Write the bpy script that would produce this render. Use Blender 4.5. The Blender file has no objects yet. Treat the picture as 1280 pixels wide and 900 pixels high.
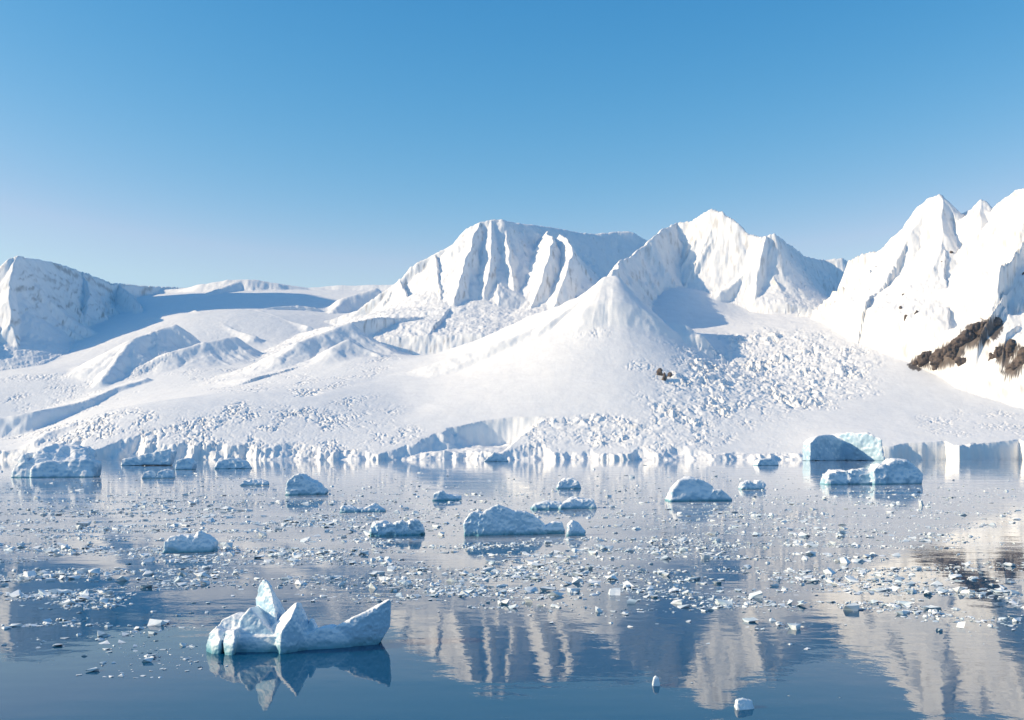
import bpy, bmesh, math, random
import numpy as np
from mathutils import Vector

# ------------------------------------------------------------------ camera, world, sun, exposure
F = 1372.0            # focal length in photo pixels (1280 wide)
HZ = 570.0            # row of the horizon in the photo
CH = 12.0             # camera height over the water
sc = bpy.context.scene
COL = sc.collection
cam_d = bpy.data.cameras.new('camera')
cam = bpy.data.objects.new('camera', cam_d); COL.objects.link(cam)
cam.location = (0, 0, CH); cam.rotation_euler = (math.radians(90), 0, 0)
cam_d.sensor_width = 36; cam_d.lens = 36 * F / 1280
cam_d.shift_y = (HZ - 450) / 1280
cam_d.clip_start = 0.5; cam_d.clip_end = 60000
sc.camera = cam

SUN_EL, SUN_AZ = 24.0, -97.0      # azimuth measured from the view direction (+Y), minus is left
wd = bpy.data.worlds.new('World'); sc.world = wd; wd.use_nodes = True
nt = wd.node_tree
for n in list(nt.nodes): nt.nodes.remove(n)
sky = nt.nodes.new('ShaderNodeTexSky'); sky.sky_type = 'NISHITA'; sky.sun_disc = False
sky.sun_elevation = math.radians(SUN_EL); sky.sun_rotation = math.radians(SUN_AZ)
sky.altitude = 0; sky.air_density = 1.0; sky.dust_density = 0.3; sky.ozone_density = 2.5
bg = nt.nodes.new('ShaderNodeBackground'); bg.inputs['Strength'].default_value = 0.12
wo = nt.nodes.new('ShaderNodeOutputWorld')

def skymath(op, a, b):
    n = nt.nodes.new('ShaderNodeMath'); n.operation = op
    for i, v in enumerate((a, b)):
        if hasattr(v, 'is_linked'): nt.links.new(v, n.inputs[i])
        else: n.inputs[i].default_value = v
    return n.outputs[0]
sep = nt.nodes.new('ShaderNodeSeparateColor'); cmb = nt.nodes.new('ShaderNodeCombineColor')
nt.links.new(sky.outputs[0], sep.inputs[0])
KS = 0.2239                                              # clear dry polar air: deeper blue aloft than the stock sky
def chan(i, a, g): return skymath('MULTIPLY', skymath('POWER', skymath('MULTIPLY', sep.outputs[i], KS), g), a / KS)
cb = chan(2, 0.80, 0.9); cg = skymath('MINIMUM', chan(1, 0.97, 1.42), skymath('MULTIPLY', cb, 0.86)); cr = skymath('MINIMUM', chan(0, 5.6, 3.3), skymath('MULTIPLY', cg, 0.74))
for i, c in enumerate((cr, cg, cb)): nt.links.new(c, cmb.inputs[i])
nt.links.new(cmb.outputs[0], bg.inputs[0]); nt.links.new(bg.outputs[0], wo.inputs[0])
sd = bpy.data.lights.new('sun', 'SUN'); sd.energy = 3.2; sd.angle = math.radians(0.5); sd.color = (1.0, 0.80, 0.53)
so = bpy.data.objects.new('sun', sd); COL.objects.link(so)
el, az = math.radians(SUN_EL), math.radians(SUN_AZ)
SDIR = Vector((math.sin(az) * math.cos(el), math.cos(az) * math.cos(el), math.sin(el)))
so.rotation_euler = SDIR.to_track_quat('Z', 'Y').to_euler(); so.location = (-300, 100, 300)
sc.view_settings.view_transform = 'Standard'; sc.view_settings.look = 'None'
sc.view_settings.exposure = 0.9; sc.view_settings.gamma = 1
sc.view_settings.use_curve_mapping = False
sc.cycles.use_denoising = True
sc.cycles.max_bounces = 6; sc.cycles.diffuse_bounces = 3; sc.cycles.glossy_bounces = 3
sc.cycles.caustics_reflective = False; sc.cycles.caustics_refractive = False
sc.cycles.sample_clamp_indirect = 6

# ------------------------------------------------------------------ numpy noise
def _hash(ix, iy, iz, seed):
    h = (ix.astype(np.uint32) * np.uint32(374761393) + iy.astype(np.uint32) * np.uint32(668265263)
         + iz.astype(np.uint32) * np.uint32(2147483647 - 1274126177) + np.uint32((seed * 974711) & 0xffffffff))
    h = (h ^ (h >> np.uint32(13))) * np.uint32(1274126177)
    h = (h ^ (h >> np.uint32(16))) * np.uint32(2246822519)
    return h ^ (h >> np.uint32(15))
def h2(ix, iy, seed):
    return _hash(ix, iy, np.zeros_like(ix), seed)
def noise2(x, y, seed=0):
    x0 = np.floor(x); y0 = np.floor(y); fx = (x - x0).astype(np.float32); fy = (y - y0).astype(np.float32)
    ix = x0.astype(np.int64); iy = y0.astype(np.int64)
    u = fx * fx * fx * (fx * (fx * 6 - 15) + 10); v = fy * fy * fy * (fy * (fy * 6 - 15) + 10)
    def g(a, b, dx, dy):
        an = h2(ix + a, iy + b, seed).astype(np.float32) * np.float32(2 * math.pi / 4294967296.0)
        return np.cos(an) * dx + np.sin(an) * dy
    a = g(0, 0, fx, fy); b = g(1, 0, fx - 1, fy); c = g(0, 1, fx, fy - 1); d = g(1, 1, fx - 1, fy - 1)
    return ((a + u * (b - a)) * (1 - v) + (c + u * (d - c)) * v) * 1.5
def fbm2(x, y, seed=0, octv=4, gain=0.5, ridged=False):
    s = 0; a = 1.0; t = 0
    for o in range(octv):
        n = noise2(x, y, seed + o * 17)
        if ridged: n = 1 - 2 * np.abs(n)
        s = s + a * n; t += a; a *= gain; x = x * 2.03 + 11.3; y = y * 2.03 - 7.7
    return s / t
def noise3(x, y, z, seed=0):
    x0 = np.floor(x); y0 = np.floor(y); z0 = np.floor(z)
    f = [(q - q0) for q, q0 in ((x, x0), (y, y0), (z, z0))]
    w = [q * q * q * (q * (q * 6 - 15) + 10) for q in f]
    i = [q.astype(np.int64) for q in (x0, y0, z0)]
    r = 0
    for a in (0, 1):
        for b in (0, 1):
            for c in (0, 1):
                v = _hash(i[0] + a, i[1] + b, i[2] + c, seed).astype(np.float64) / 2147483648.0 - 1
                r = r + v * (w[0] if a else 1 - w[0]) * (w[1] if b else 1 - w[1]) * (w[2] if c else 1 - w[2])
    return r
def fbm3(p, seed=0, octv=3, gain=0.5):
    s = 0; a = 1.0; t = 0; q = p.copy()
    for o in range(octv):
        s = s + a * noise3(q[:, 0], q[:, 1], q[:, 2], seed + o * 13); t += a; a *= gain; q = q * 2.03 + 5.1
    return s / t
def worley2(x, y, seed=0):
    ix = np.floor(x).astype(np.int64); iy = np.floor(y).astype(np.int64)
    d1 = np.full(x.shape, 9.0, np.float32); d2 = d1.copy(); rid = np.zeros(x.shape, np.float32)
    for a in (-1, 0, 1):
        for b in (-1, 0, 1):
            h = h2(ix + a, iy + b, seed)
            cx = ix + a + (h & np.uint32(1023)) / 1023.0; cy = iy + b + ((h >> np.uint32(10)) & np.uint32(1023)) / 1023.0
            d = np.sqrt((x - cx) ** 2 + (y - cy) ** 2).astype(np.float32)
            r = ((h >> np.uint32(20)) & np.uint32(1023)).astype(np.float32) / 1023
            n = d < d1
            d2 = np.where(n, d1, np.minimum(d2, d)); rid = np.where(n, r, rid); d1 = np.where(n, d, d1)
    return d1, d2, rid
def sstep(a, b, x):
    t = np.clip((x - a) / (b - a), 0, 1); return t * t * (3 - 2 * t)

# ------------------------------------------------------------------ materials
def new_mat(name):
    m = bpy.data.materials.new(name); m.use_nodes = True
    return m, m.node_tree, m.node_tree.nodes['Principled BSDF']
def N(t, kind, **kw):
    n = t.nodes.new(kind)
    for k, v in kw.items():
        if k.startswith('in_'):
            key = k[3:]
            n.inputs[int(key) if key.isdigit() else key.replace('_', ' ')].default_value = v
        else: setattr(n, k, v)
    return n
def ramp(t, fac, stops):
    r = t.nodes.new('ShaderNodeValToRGB'); e = r.color_ramp.elements
    while len(e) < len(stops): e.new(0.5)
    for q, (p, c) in zip(e, stops):
        q.position = p; q.color = c if len(c) == 4 else (*c, 1)
    t.links.new(fac, r.inputs[0]); return r
def mixc(t, fac, a, b):
    m = t.nodes.new('ShaderNodeMix'); m.data_type = 'RGBA'
    for i, v in ((0, fac), (6, a), (7, b)):
        if hasattr(v, 'is_linked'): t.links.new(v, m.inputs[i])
        else: m.inputs[i].default_value = v if i == 0 else (*v, 1)
    return m.outputs[2]

def make_snow():
    m, t, p = new_mat('snow')
    geo = N(t, 'ShaderNodeNewGeometry'); at = N(t, 'ShaderNodeAttribute', attribute_name='rock')
    n1 = N(t, 'ShaderNodeTexNoise', in_Scale=0.02, in_Detail=6.0, in_Roughness=0.65)
    t.links.new(geo.outputs['Position'], n1.inputs['Vector'])
    base = ramp(t, n1.outputs[0], [(0.3, (0.85, 0.84, 0.83)), (0.6, (0.905, 0.895, 0.882))])
    n2 = N(t, 'ShaderNodeTexNoise', in_Scale=0.05, in_Detail=5.0)
    t.links.new(geo.outputs['Position'], n2.inputs['Vector'])
    rk = ramp(t, n2.outputs[0], [(0.3, (0.05, 0.04, 0.035)), (0.7, (0.15, 0.115, 0.095))])
    t.links.new(mixc(t, at.outputs['Fac'], base.outputs[0], rk.outputs[0]), p.inputs['Base Color'])
    p.inputs['Roughness'].default_value = 0.75
    p.inputs['Specular IOR Level'].default_value = 0.15
    b = N(t, 'ShaderNodeBump', in_Strength=0.22, in_Distance=6.0)
    n3 = N(t, 'ShaderNodeTexNoise', in_Scale=0.045, in_Detail=5.0, in_Roughness=0.6)
    t.links.new(geo.outputs['Position'], n3.inputs['Vector'])
    t.links.new(n3.outputs[0], b.inputs['Height']); t.links.new(b.outputs[0], p.inputs['Normal'])
    return m
SNOW = make_snow()

# ------------------------------------------------------------------ the terrain: ridge lines and snow fields placed at their real distances
COLS = np.concatenate([np.arange(-360, -20, 4.0), np.arange(-20, 1300, 1.0), np.arange(1300, 1700, 4.0)])
ROWS = np.concatenate([np.arange(3180, 4200, 6.0), np.arange(4200, 5600, 8.0), np.arange(5600, 7600, 11.0), np.arange(7600, 10600, 30.0)])
PX, DD = np.meshgrid(COLS, ROWS)
PX = PX.astype(np.float32); DD = DD.astype(np.float32)
X = (PX - 640) / F * DD; Y = DD.copy()
def wpt(px, D, py): return ((px - 640) / F * D, D, CH + (HZ - py) * D / F)

BASE = [
 # near the shore
 (-350,3400,556),(-150,3400,560),(-40,3400,566),(0,3420,567),(50,3420,562),(75,3400,556),(120,3400,552),(200,3400,551),(300,3400,553),(400,3400,558),(500,3400,559),
 (560,3400,560),(660,3400,562),(750,3400,563),(850,3380,562),(950,3400,564),(1020,3400,559),(1060,3400,550),(1100,3400,549),(1180,3400,547),(1280,3400,546),(1450,3400,545),(1690,3400,545),
 # middle of the glacier front
 (-350,3900,540),(-150,3900,545),(0,3900,563),(40,3800,558),(75,3700,535),(130,3750,515),(230,3900,499),(330,4000,493),(440,4000,497),(520,3900,511),(560,3900,506),(640,3900,496),
 (720,3900,487),(790,3900,485),(860,3900,492),(950,3900,503),(1050,3800,514),(1150,3700,524),(1280,3750,518),(1450,3800,510),(1690,3800,500),
 # behind it
 (-350,4500,520),(-100,4500,518),(10,4350,548),(70,4300,532),(150,4500,508),(220,4600,492),(330,4600,477),(440,4500,472),(560,4500,464),(640,4500,435),(710,4500,412),(780,4450,411),
 (850,4500,428),(900,4500,452),(980,4500,450),(1060,4500,442),(1140,4400,448),(1280,4200,476),(1450,4200,470),(1690,4200,460),
 (-350,5200,500),(-100,5200,480),(60,5300,466),(150,5300,468),(250,5200,463),(340,5200,463),(420,5100,444),(500,5100,446),(560,5100,442),(640,4950,410),(700,4850,387),(735,4800,374),
 (810,4950,402),(850,5000,408),(900,5000,411),(960,5000,407),(1050,5000,403),(1110,4800,422),(1280,4500,455),(1500,4500,440),
 (-200,5900,468),(60,5800,455),(200,6000,434),(300,6000,440),(400,5900,438),(440,5600,444),(560,5600,443),(660,5500,430),(760,5600,395),(810,5300,384),(850,5350,381),(850,5650,360),(920,5400,391),(930,5650,378),(1000,5900,391),(1050,5900,384),(1070,5500,388),
 (1150,5300,400),(1400,5200,400),
 (-250,6600,452),(100,6600,425),(230,6700,398),(350,6700,402),(450,6500,428),(620,6500,420),(760,6400,390),(900,6300,378),(1030,6300,374),(1200,6200,390),(1500,6200,390),
 (0,8000,400),(120,7800,398),(250,7800,380),(350,7800,382),(430,7800,388),(600,8000,370),(750,8000,350),(1000,7800,370),(1200,7600,390),(1500,7600,390),
 (-200,8500,420),(100,9000,380),(200,9000,368),(300,9000,363),(420,9200,363),(520,9200,363),(700,9200,345),(900,9200,350),(1100,9000,380),(1500,9000,400),
 (-200,10500,420),(200,10500,390),(600,10500,390),(1000,10500,390),(1500,10500,410)]
def rbf_base():
    P = np.array([wpt(*b) for b in BASE]); S = 2000.0
    A = P[:, :2] / S
    r = np.sqrt(((A[:, None] - A[None]) ** 2).sum(-1)) + 1e-9
    K = r * r * np.log(r) + np.eye(len(A)) * 0.0008
    Q = np.c_[np.ones(len(A)), A]
    M = np.block([[K, Q], [Q.T, np.zeros((3, 3))]])
    w = np.linalg.solve(M, np.r_[P[:, 2], 0, 0, 0])
    gx = X / S; gy = Y / S
    z = (w[-3] + w[-2] * gx + w[-1] * gy).astype(np.float32)
    for (ax, ay), wi in zip(A, w):
        r2 = (gx - ax) ** 2 + (gy - ay) ** 2 + 1e-9
        z += (0.5 * wi * r2 * np.log(r2)).astype(np.float32)
    return z

WX = X + 26 * fbm2(X / 210, Y / 210, 3, 3) + 5 * fbm2(X / 34, Y / 34, 5, 2)
WY = Y + 26 * fbm2(X / 210, Y / 210, 9, 3) + 5 * fbm2(X / 34, Y / 34, 12, 2)

def ridge(Z, pts, sl, sr, R, amp=0.3, lam=110, seed=1, reach=2200, rnd=2.5, warp=1.0):
    """raise Z to the ridge line pts; sl and sr are the slopes left and right of its direction, R the relief where the slope dies out"""
    W = [wpt(*p) for p in pts]
    u0 = 0.0
    for (x0, y0, z0), (x1, y1, z1) in zip(W, W[1:]):
        dx, dy = x1 - x0, y1 - y0; L = math.hypot(dx, dy) + 1e-6
        ya, yb = min(y0, y1) - reach, max(y0, y1) + reach
        r0, r1 = np.searchsorted(ROWS, ya), np.searchsorted(ROWS, yb)
        pa = 640 + (min(x0, x1) - reach) / max(ya, 3200) * F if min(x0, x1) - reach < 0 else 640 + (min(x0, x1) - reach) / yb * F
        pb = 640 + (max(x0, x1) + reach) / max(ya, 3200) * F if max(x0, x1) + reach > 0 else 640 + (max(x0, x1) + reach) / yb * F
        c0, c1 = np.searchsorted(COLS, pa), np.searchsorted(COLS, pb)
        if r1 <= r0 or c1 <= c0: u0 += L; continue
        sl_ = (slice(r0, r1), slice(c0, c1))
        px = X[sl_] + warp * (WX[sl_] - X[sl_]) - x0; py = Y[sl_] + warp * (WY[sl_] - Y[sl_]) - y0
        t = np.clip((px * dx + py * dy) / (L * L), 0, 1)
        ex = px - t * dx; ey = py - t * dy
        d = np.sqrt(ex * ex + ey * ey + rnd * rnd) - rnd
        side = (dx * ey - dy * ex) / (L * (d + rnd))
        k = 0.5 + 0.5 * np.clip(side, -1, 1)
        s = sr + (sl - sr) * k
        if amp:
            u = (u0 + t * L) / lam
            n = noise2(u + 0.15 * noise2(X[sl_] / 160, Y[sl_] / 160, seed + 4), d / 900 + np.sign(side) * 7.0, seed)
            n2 = noise2(u * 2.7, d / 420 + np.sign(side) * 3.0, seed + 2) + 0.8 * (0.4 - np.abs(noise2(u * 5.3, d / 300 + np.sign(side) * 5.0, seed + 3)))
            s = s * np.clip(1 + amp * (1.5 * (0.35 - np.abs(n)) + 0.8 * n2) * sstep(0, 80, d), 0.35, 3)
        Rz = R
        z = z0 + (z1 - z0) * t - Rz * (1 - np.exp(-s * d / Rz)) - np.minimum(s, 0.36) * 0.9 * d
        np.maximum(Z[sl_], z, out=Z[sl_])
        u0 += L
    return Z

Z0 = rbf_base()
LOW = np.full_like(Z0, -500)

# --- the left mountain with its shaded wall, plus unseen ridges added for their shadows
MA = LOW.copy()
ridge(MA, [(-350,6000,440),(-150,6200,395),(-60,6400,362),(0,6500,338),(12,6550,325),(22,6600,321),(50,7100,326),(80,7550,333),(110,8000,343),(140,8500,354),(185,9100,358),(235,9700,360)], 0.6, 1.7, 600, 0.28, 120, 11)
ridge(MA, [(-360,6500,200),(-330,6700,160),(-275,7150,95),(-218,7700,80),(-182,8150,110),(-150,8450,250)], 1.0, 1.6, 1600, 0.2, 200, 17)  # unseen high ridge left of view, added to cast shade over the far plateau
ridge(MA, [(-600,3700,400),(-330,4000,415),(-200,4300,440),(-140,4500,480)], 1.0, 0.9, 300, 0.2, 120, 18)  # unseen nearer hill left of view, added to cast shade into the trough
ridge(MA, [(21,6600,322),(14,6430,345),(9,6230,376),(13,6080,404),(26,5950,436),(14,5750,461)], 1.5, 0.75, 330, 0.3, 100, 12)
ridge(MA, [(105,7900,343),(112,7500,370),(108,7200,392)], 1.6, 1.2, 250, 0.4, 90, 15)
ridge(MA, [(150,8600,357),(168,8100,372),(176,7700,386)], 1.5, 1.0, 250, 0.4, 90, 16)
# --- the far snow plateau
MB = LOW.copy()
ridge(MB, [(185,9300,364),(235,9200,360),(256,9000,355),(285,9000,350),(318,9050,350),(345,9100,354),(385,9250,360),(420,9300,357),(490,9300,356),(580,9400,350)], 0.4, 0.42, 260, 0.3, 260, 21, rnd=40)
ridge(MB, [(300,9000,351),(272,8600,362),(240,8300,372)], 0.6, 0.3, 200, 0.2, 160, 22, rnd=30)
ridge(MB, [(470,8200,360),(430,7900,372),(420,7600,385),(408,7400,398)], 0.6, 0.45, 200, 0.2, 160, 23, rnd=20)
ridge(MB, [(318,7300,388),(345,7450,384),(372,7550,382),(400,7620,386),(428,7650,396)], 0.15, 1.6, 150, 0.4, 90, 24, rnd=12)
ridge(MB, [(335,6500,408),(365,6600,404),(400,6700,407),(425,6700,414)], 0.15, 1.4, 100, 0.4, 80, 25, rnd=12)
ridge(MB, [(190,7000,398),(225,7100,392),(260,7300,388),(300,7600,384)], 0.1, 0.5, 70, 0.3, 120, 26, rnd=30)
# --- the fluted central mountain
MC = LOW.copy()
ridge(MC, [(425,6600,408),(440,6650,396),(455,6700,384),(475,6750,367),(492,6800,357),(505,6800,348),(515,6850,335),(540,6900,320),(570,6950,305),(585,7000,286),(600,7000,278),(620,7050,276),(632,7100,278)], 0.5, 1.15, 850, 0.4, 130, 31)
ridge(MC, [(625,7070,276),(640,7200,279),(680,7500,284),(720,7850,291),(745,8050,294),(770,8250,290),(786,8350,291),(808,8450,302),(850,8650,320)], 0.5, 0.85, 900, 0.12, 260, 32, rnd=25)
for i, q in enumerate([
  [(600,7000,279),(592,6780,300),(583,6560,325),(575,6350,350),(571,6200,376)],
  [(543,6900,319),(548,6500,354),(551,6300,378),(545,6150,400)],
  [(612,7030,277),(615,6780,304),(611,6550,334),(605,6350,366)],
  [(632,7100,278),(634,6800,308),(641,6500,348),(650,6250,388)],
  [(500,6800,350),(508,6550,372),(512,6350,392)],
  [(682,7250,290),(690,6900,297),(688,6600,318),(676,6350,352),(662,6150,390)],
  [(700,7150,294),(710,6900,300),(716,6600,318),(706,6300,352),(690,6100,388)]]):
    ridge(MC, q, 1.5, 0.95, 330, 0.35, 90, 40 + i)
ridge(MC, [(437,5600,404),(470,5720,399),(520,5900,397),(560,6050,394),(600,6180,400),(640,6280,412),(680,6330,425)], 0.3, 2.6, 300, 0.3, 110, 51)
ridge(MC, [(437,5600,404),(434,5540,420),(431,5500,440)], 1.8, 0.5, 200, 0.3, 90, 52)
# --- the bright pyramid peak and its saddle
MD = LOW.copy()
ridge(MD, [(769,5000,339),(776,5300,330),(788,5600,321),(802,5750,311),(816,5850,299),(829,6020,287),(845,6150,279),(862,6120,277),(878,6070,269),(889,6030,262),(905,5980,266),(920,5920,278),(936,5850,294),(950,5790,298),(968,5800,293),(985,6050,306),(1005,6350,321),(1030,6650,326),(1052,6650,323),(1080,6700,335)], 0.9, 1.5, 600, 0.25, 100, 61)
ridge(MD, [(956,5780,296),(951,5680,322),(947,5570,352),(942,5450,384)], 2.2, 0.85, 420, 0.18, 80, 63)
ridge(MD, [(968,5800,293),(982,5740,325),(990,5660,352)], 1.8, 1.1, 260, 0.3, 80, 65)
# --- the right massif
MF = LOW.copy()
ridge(MF, [(1062,5560,327),(1076,5530,320),(1102,5480,314)], 2.6, 2.2, 700, 0.2, 90, 70)
ridge(MF, [(1100,5500,314),(1115,5400,299),(1130,5300,286),(1145,5200,263),(1160,5120,250),(1175,5050,245),(1188,5050,257),(1203,5080,269),(1214,5000,263),(1223,4930,251),(1232,4920,253),(1241,4900,262),(1256,4800,248),(1270,4700,239),(1285,4620,236),(1340,4500,222),(1420,4400,235),(1600,4300,260)], 0.8, 1.25, 950, 0.42, 95, 71)
ridge(MF, [(1162,5120,250),(1140,5000,290),(1122,4950,325),(1108,4900,360),(1096,4850,395)], 0.9, 0.9, 600, 0.4, 80, 72)
ridge(MF, [(1178,5050,246),(1180,4850,290),(1168,4700,335),(1150,4600,380),(1140,4500,415)], 0.9, 0.8, 600, 0.4, 80, 73)
ridge(MF, [(1224,4930,251),(1226,4750,300),(1222,4600,340),(1205,4450,380),(1190,4350,410)], 0.9, 0.8, 600, 0.4, 80, 74)
ridge(MF, [(1270,4700,239),(1276,4500,300),(1272,4350,350),(1262,4200,395)], 0.9, 0.8, 600, 0.4, 80, 75)
ridge(MF, [(1100,4550,430),(1150,4400,428),(1200,4250,408),(1260,4150,395),(1340,4100,395)], 0.2, 0.7, 160, 0.0, 60, 76)
# --- snow dome and low humps on the glacier
ME = LOW.copy()
ridge(ME, [(540,5080,444),(590,5020,428),(640,4960,407),(670,4910,394),(700,4860,383),(722,4830,373),(735,4810,364)], 1.6, 0.62, 600, 0.0, 200, 81, rnd=90, warp=0.3)
ridge(ME, [(735,4810,364),(746,4800,355),(757,4790,346),(768,4785,345),(779,4740,359),(790,4700,376),(802,4670,394),(830,4660,400),(856,4640,406),(874,4580,418),(882,4520,431)], 2.6, 0.48, 330, 0.05, 90, 82, rnd=45, warp=0.5)
ridge(ME, [(880,4510,431),(860,4420,450),(842,4300,474),(838,4230,488)], 1.5, 0.5, 200, 0.1, 90, 83, rnd=25, warp=0.6)
ridge(ME, [(742,4690,368),(760,4560,383),(772,4450,398),(769,4340,417)], 1.8, 0.45, 90, 0.15, 70, 84, rnd=12)
ridge(ME, [(700,4520,408),(716,4380,428),(722,4280,446)], 1.3, 0.4, 70, 0.15, 70, 85, rnd=14)
ridge(ME, [(808,4420,420),(822,4330,440),(826,4250,462)], 1.5, 0.5, 70, 0.2, 60, 86, rnd=12)
MI = LOW.copy()
ridge(MI, [(322,7200,388),(345,6900,396),(384,6600,408)], 0.75, 0.4, 130, 0.3, 90, 28, rnd=14)
ridge(MI, [(245,7100,388),(258,6800,398),(280,6500,408),(318,6250,420)], 0.75, 0.4, 160, 0.3, 90, 27, rnd=14)
ridge(MI, [(-120,4300,515),(0,4400,521),(40,4450,515),(100,4650,502),(150,4900,484),(185,5050,472)], 0.1, 1.0, 170, 0.3, 120, 91, rnd=12)
ridge(MI, [(128,5050,474),(140,5200,458),(152,5350,440),(166,5500,424),(190,5650,415),(218,5800,406)], 0.35, 0.48, 300, 0.3, 80, 92, rnd=12)
ridge(MI, [(180,5300,456),(215,5450,440),(255,5600,428),(292,5750,421)], 0.25, 0.5, 80, 0.3, 90, 93, rnd=25)
ridge(MI, [(332,4900,468),(350,5000,446),(372,5150,428),(402,5300,418),(436,5450,404)], 0.4, 0.6, 80, 0.2, 90, 94, rnd=30)
ridge(MI, [(344,4900,471),(380,4950,452),(415,5050,435),(436,5150,425)], 0.3, 0.35, 60, 0.2, 90, 95, rnd=20)
ridge(MI, [(32,3450,556),(60,3550,541),(130,3760,515),(200,3880,503),(262,3960,498),(332,4020,493)], 0.9, 0.35, 50, 0.2, 120, 96, rnd=25)

for L, foot in ((MA, 5500), (MB, 7000), (MC, 5550), (MD, np.interp(PX, [790, 830, 900, 960], [4600, 5600, 5550, 5400]).astype(np.float32)), (MF, np.interp(PX, [1000, 1100, 1200, 1300], [5200, 4600, 4150, 3900]).astype(np.float32))):
    L -= 1.2 * np.maximum(0, foot - WY)
ME -= 0.55 * np.maximum(0, 4550 - WY) + 0.5 * np.maximum(0, WX - 900)
LAYERS = [MA, MB, MC, MD, MF, ME, MI]
Z = Z0.copy(); OWN = np.zeros(Z.shape, np.int8)
for i, L in enumerate(LAYERS):
    OWN[L > Z] = i + 1
    k = 14.0                                           # soft union, so that slopes run out into the snow
    hh = np.clip(0.5 + 0.5 * (L - Z) / k, 0, 1)
    Z = Z + (L - Z) * hh + k * hh * (1 - hh)
# shaded bay in the ice front
bayn = 26 * fbm2(X / 60, Y / 80, 103, 4) + 22 * fbm2(X / 150, Y / 150, 104, 2)
plane = 40 + 0.6 * (WY - 3330) - 0.6 * (WX + 395) + bayn
Z = np.minimum(Z, 2.2 * np.maximum(0, WY - 3560 - 0.25 * (WX + 395)) + np.maximum(np.maximum(12 + 0.12 * (WY - 3330) + 0.4 * bayn, plane), np.maximum((WX + 60) * 0.85, (-430 - WX) * 1.2)))
# roughness and crevasses
PYS = HZ - (Z - CH) * F / DD
def zone(px, py, rx, ry, d0=3100, d1=5300, rot=0.0):
    a = PX - px; b = PYS - py; c, s = math.cos(rot), math.sin(rot)
    r = np.sqrt(((a * c + b * s) / rx) ** 2 + ((-a * s + b * c) / ry) ** 2)
    return sstep(1.15, 0.7, r + 0.25 * noise2(X / 140, Y / 140, 77)) * ((DD > d0) & (DD < d1))
cre = np.zeros_like(Z)
for q in [(60,490,110,28),(200,540,190,30),(420,545,120,24),(130,548,100,24),(450,520,60,25),(430,470,90,14,3100,5300,-0.3),(960,470,130,55),(1040,455,60,30),(880,520,130,40),(800,545,170,26),
          (300,470,90,22),(180,440,60,30,4800,6200,-0.6),(1240,530,90,22),(740,410,25,30),(700,550,70,18),(840,470,60,50),(330,520,90,20)]:
    cre = np.maximum(cre, zone(*q))
cre = np.where(OWN == 5, cre * 0.35, cre)
wx = X + 14 * noise2(X / 40, Y / 50, 5); wy = Y + 14 * noise2(X / 43, Y / 46, 6)
patch = sstep(-0.15, 0.4, fbm2(X / 130, Y / 190, 91, 3))
ca = np.abs(fbm2(wx / 85, wy / 30, 95, 3)); cb_ = np.abs(fbm2(wx / 34, wy / 75, 97, 3))
cracks = 7 * sstep(0.10, 0.0, ca) + 6 * sstep(0.09, 0.0, cb_)
ser = fbm2(wx / 24, wy / 30, 93, 4, 0.6, True)
fall = sstep(870, 930, PX) * sstep(1130, 1080, PX) * (WY > 3600)
Z += (0.55 + 0.75 * sstep(470, 380, PX) * (DD < 4300)) * cre * (0.12 + patch) * (2.6 * ser - cracks)
fz = np.maximum(zone(970,462,125,52), np.maximum(0.7 * zone(870,500,50,40), 0.6 * zone(760,540,120,22)))
Z += 1.5 * fz * (0.35 + patch) * (5 * ser + 15 * fbm2(wx / 42, wy / 55, 98, 4, 0.6) - 10 * sstep(0.10, 0.0, np.abs(fbm2(wx / 90, wy / 40, 99, 3))))
rough = np.where((OWN == 1) | (OWN == 3) | (OWN == 4), 1.0, np.where(OWN == 5, 1.0, np.where(OWN == 6, 0.05, 0.2)))
hi = sstep(250, 700, Z)
Z += rough * (8 * fbm2(WX / 75, WY / 110, 31, 5, 0.55, True) + 4.5 * fbm2(WX / 26, WY / 34, 33, 3, 0.6, True)) * (0.35 + 0.65 * hi)
Z += (1 - cre) * 5 * fbm2(X / 300, Y / 420, 36, 3)
# the ice cliff along the shore
SH = 3300 + 60 * fbm2(X / 300, X * 0 + 3.3, 41, 2) + (60 * fbm2(X / 110, X * 0, 43, 3) + 5 * noise2(X / 15, Y / 60, 44)) * (1 - 0.8 * sstep(1090, 1110, PX))
SH = SH + 150 * sstep(60, -20, PX) + sstep(1095, 1115, PX) * (0.38 * np.mod(X - 60 * noise2(X / 300, X * 0, 46), 260) - 50)
crd = 0.5 + 0.5 * fbm2(X / 45, Y / 200, 47, 3)
SH = SH + (2 + 20 * sstep(1105, 1060, PX)) * fbm2(X / 38, Y / 300, 45, 3)
wf = 12 + (20 + 90 * sstep(-0.3, 0.3, fbm2(X / 120, X * 0, 53, 3))) * sstep(1105, 1060, PX)
front = np.clip((Y - SH + (4 + 21 * sstep(1105, 1060, PX)) * fbm2(X / 26, Y / 26, 54, 4)) / wf, 0, 1) ** 0.8
tall = 1 + 0.9 * sstep(1080, 1110, PX) + 0.4 * sstep(0.1, 0.5, fbm2(X / 190, X * 0, 49, 2))
Zc = np.maximum(Z, (14 + 16 * crd + 5 * fbm2(X / 16, Y / 16, 51, 3)) * tall)
near = sstep(160, 60, Y - SH)
Z = Z * (1 - near) + np.where(PX < 40, Z, np.maximum(Z, Zc * 0.9)) * near
Z = -12 + (Z + 12) * front
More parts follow.
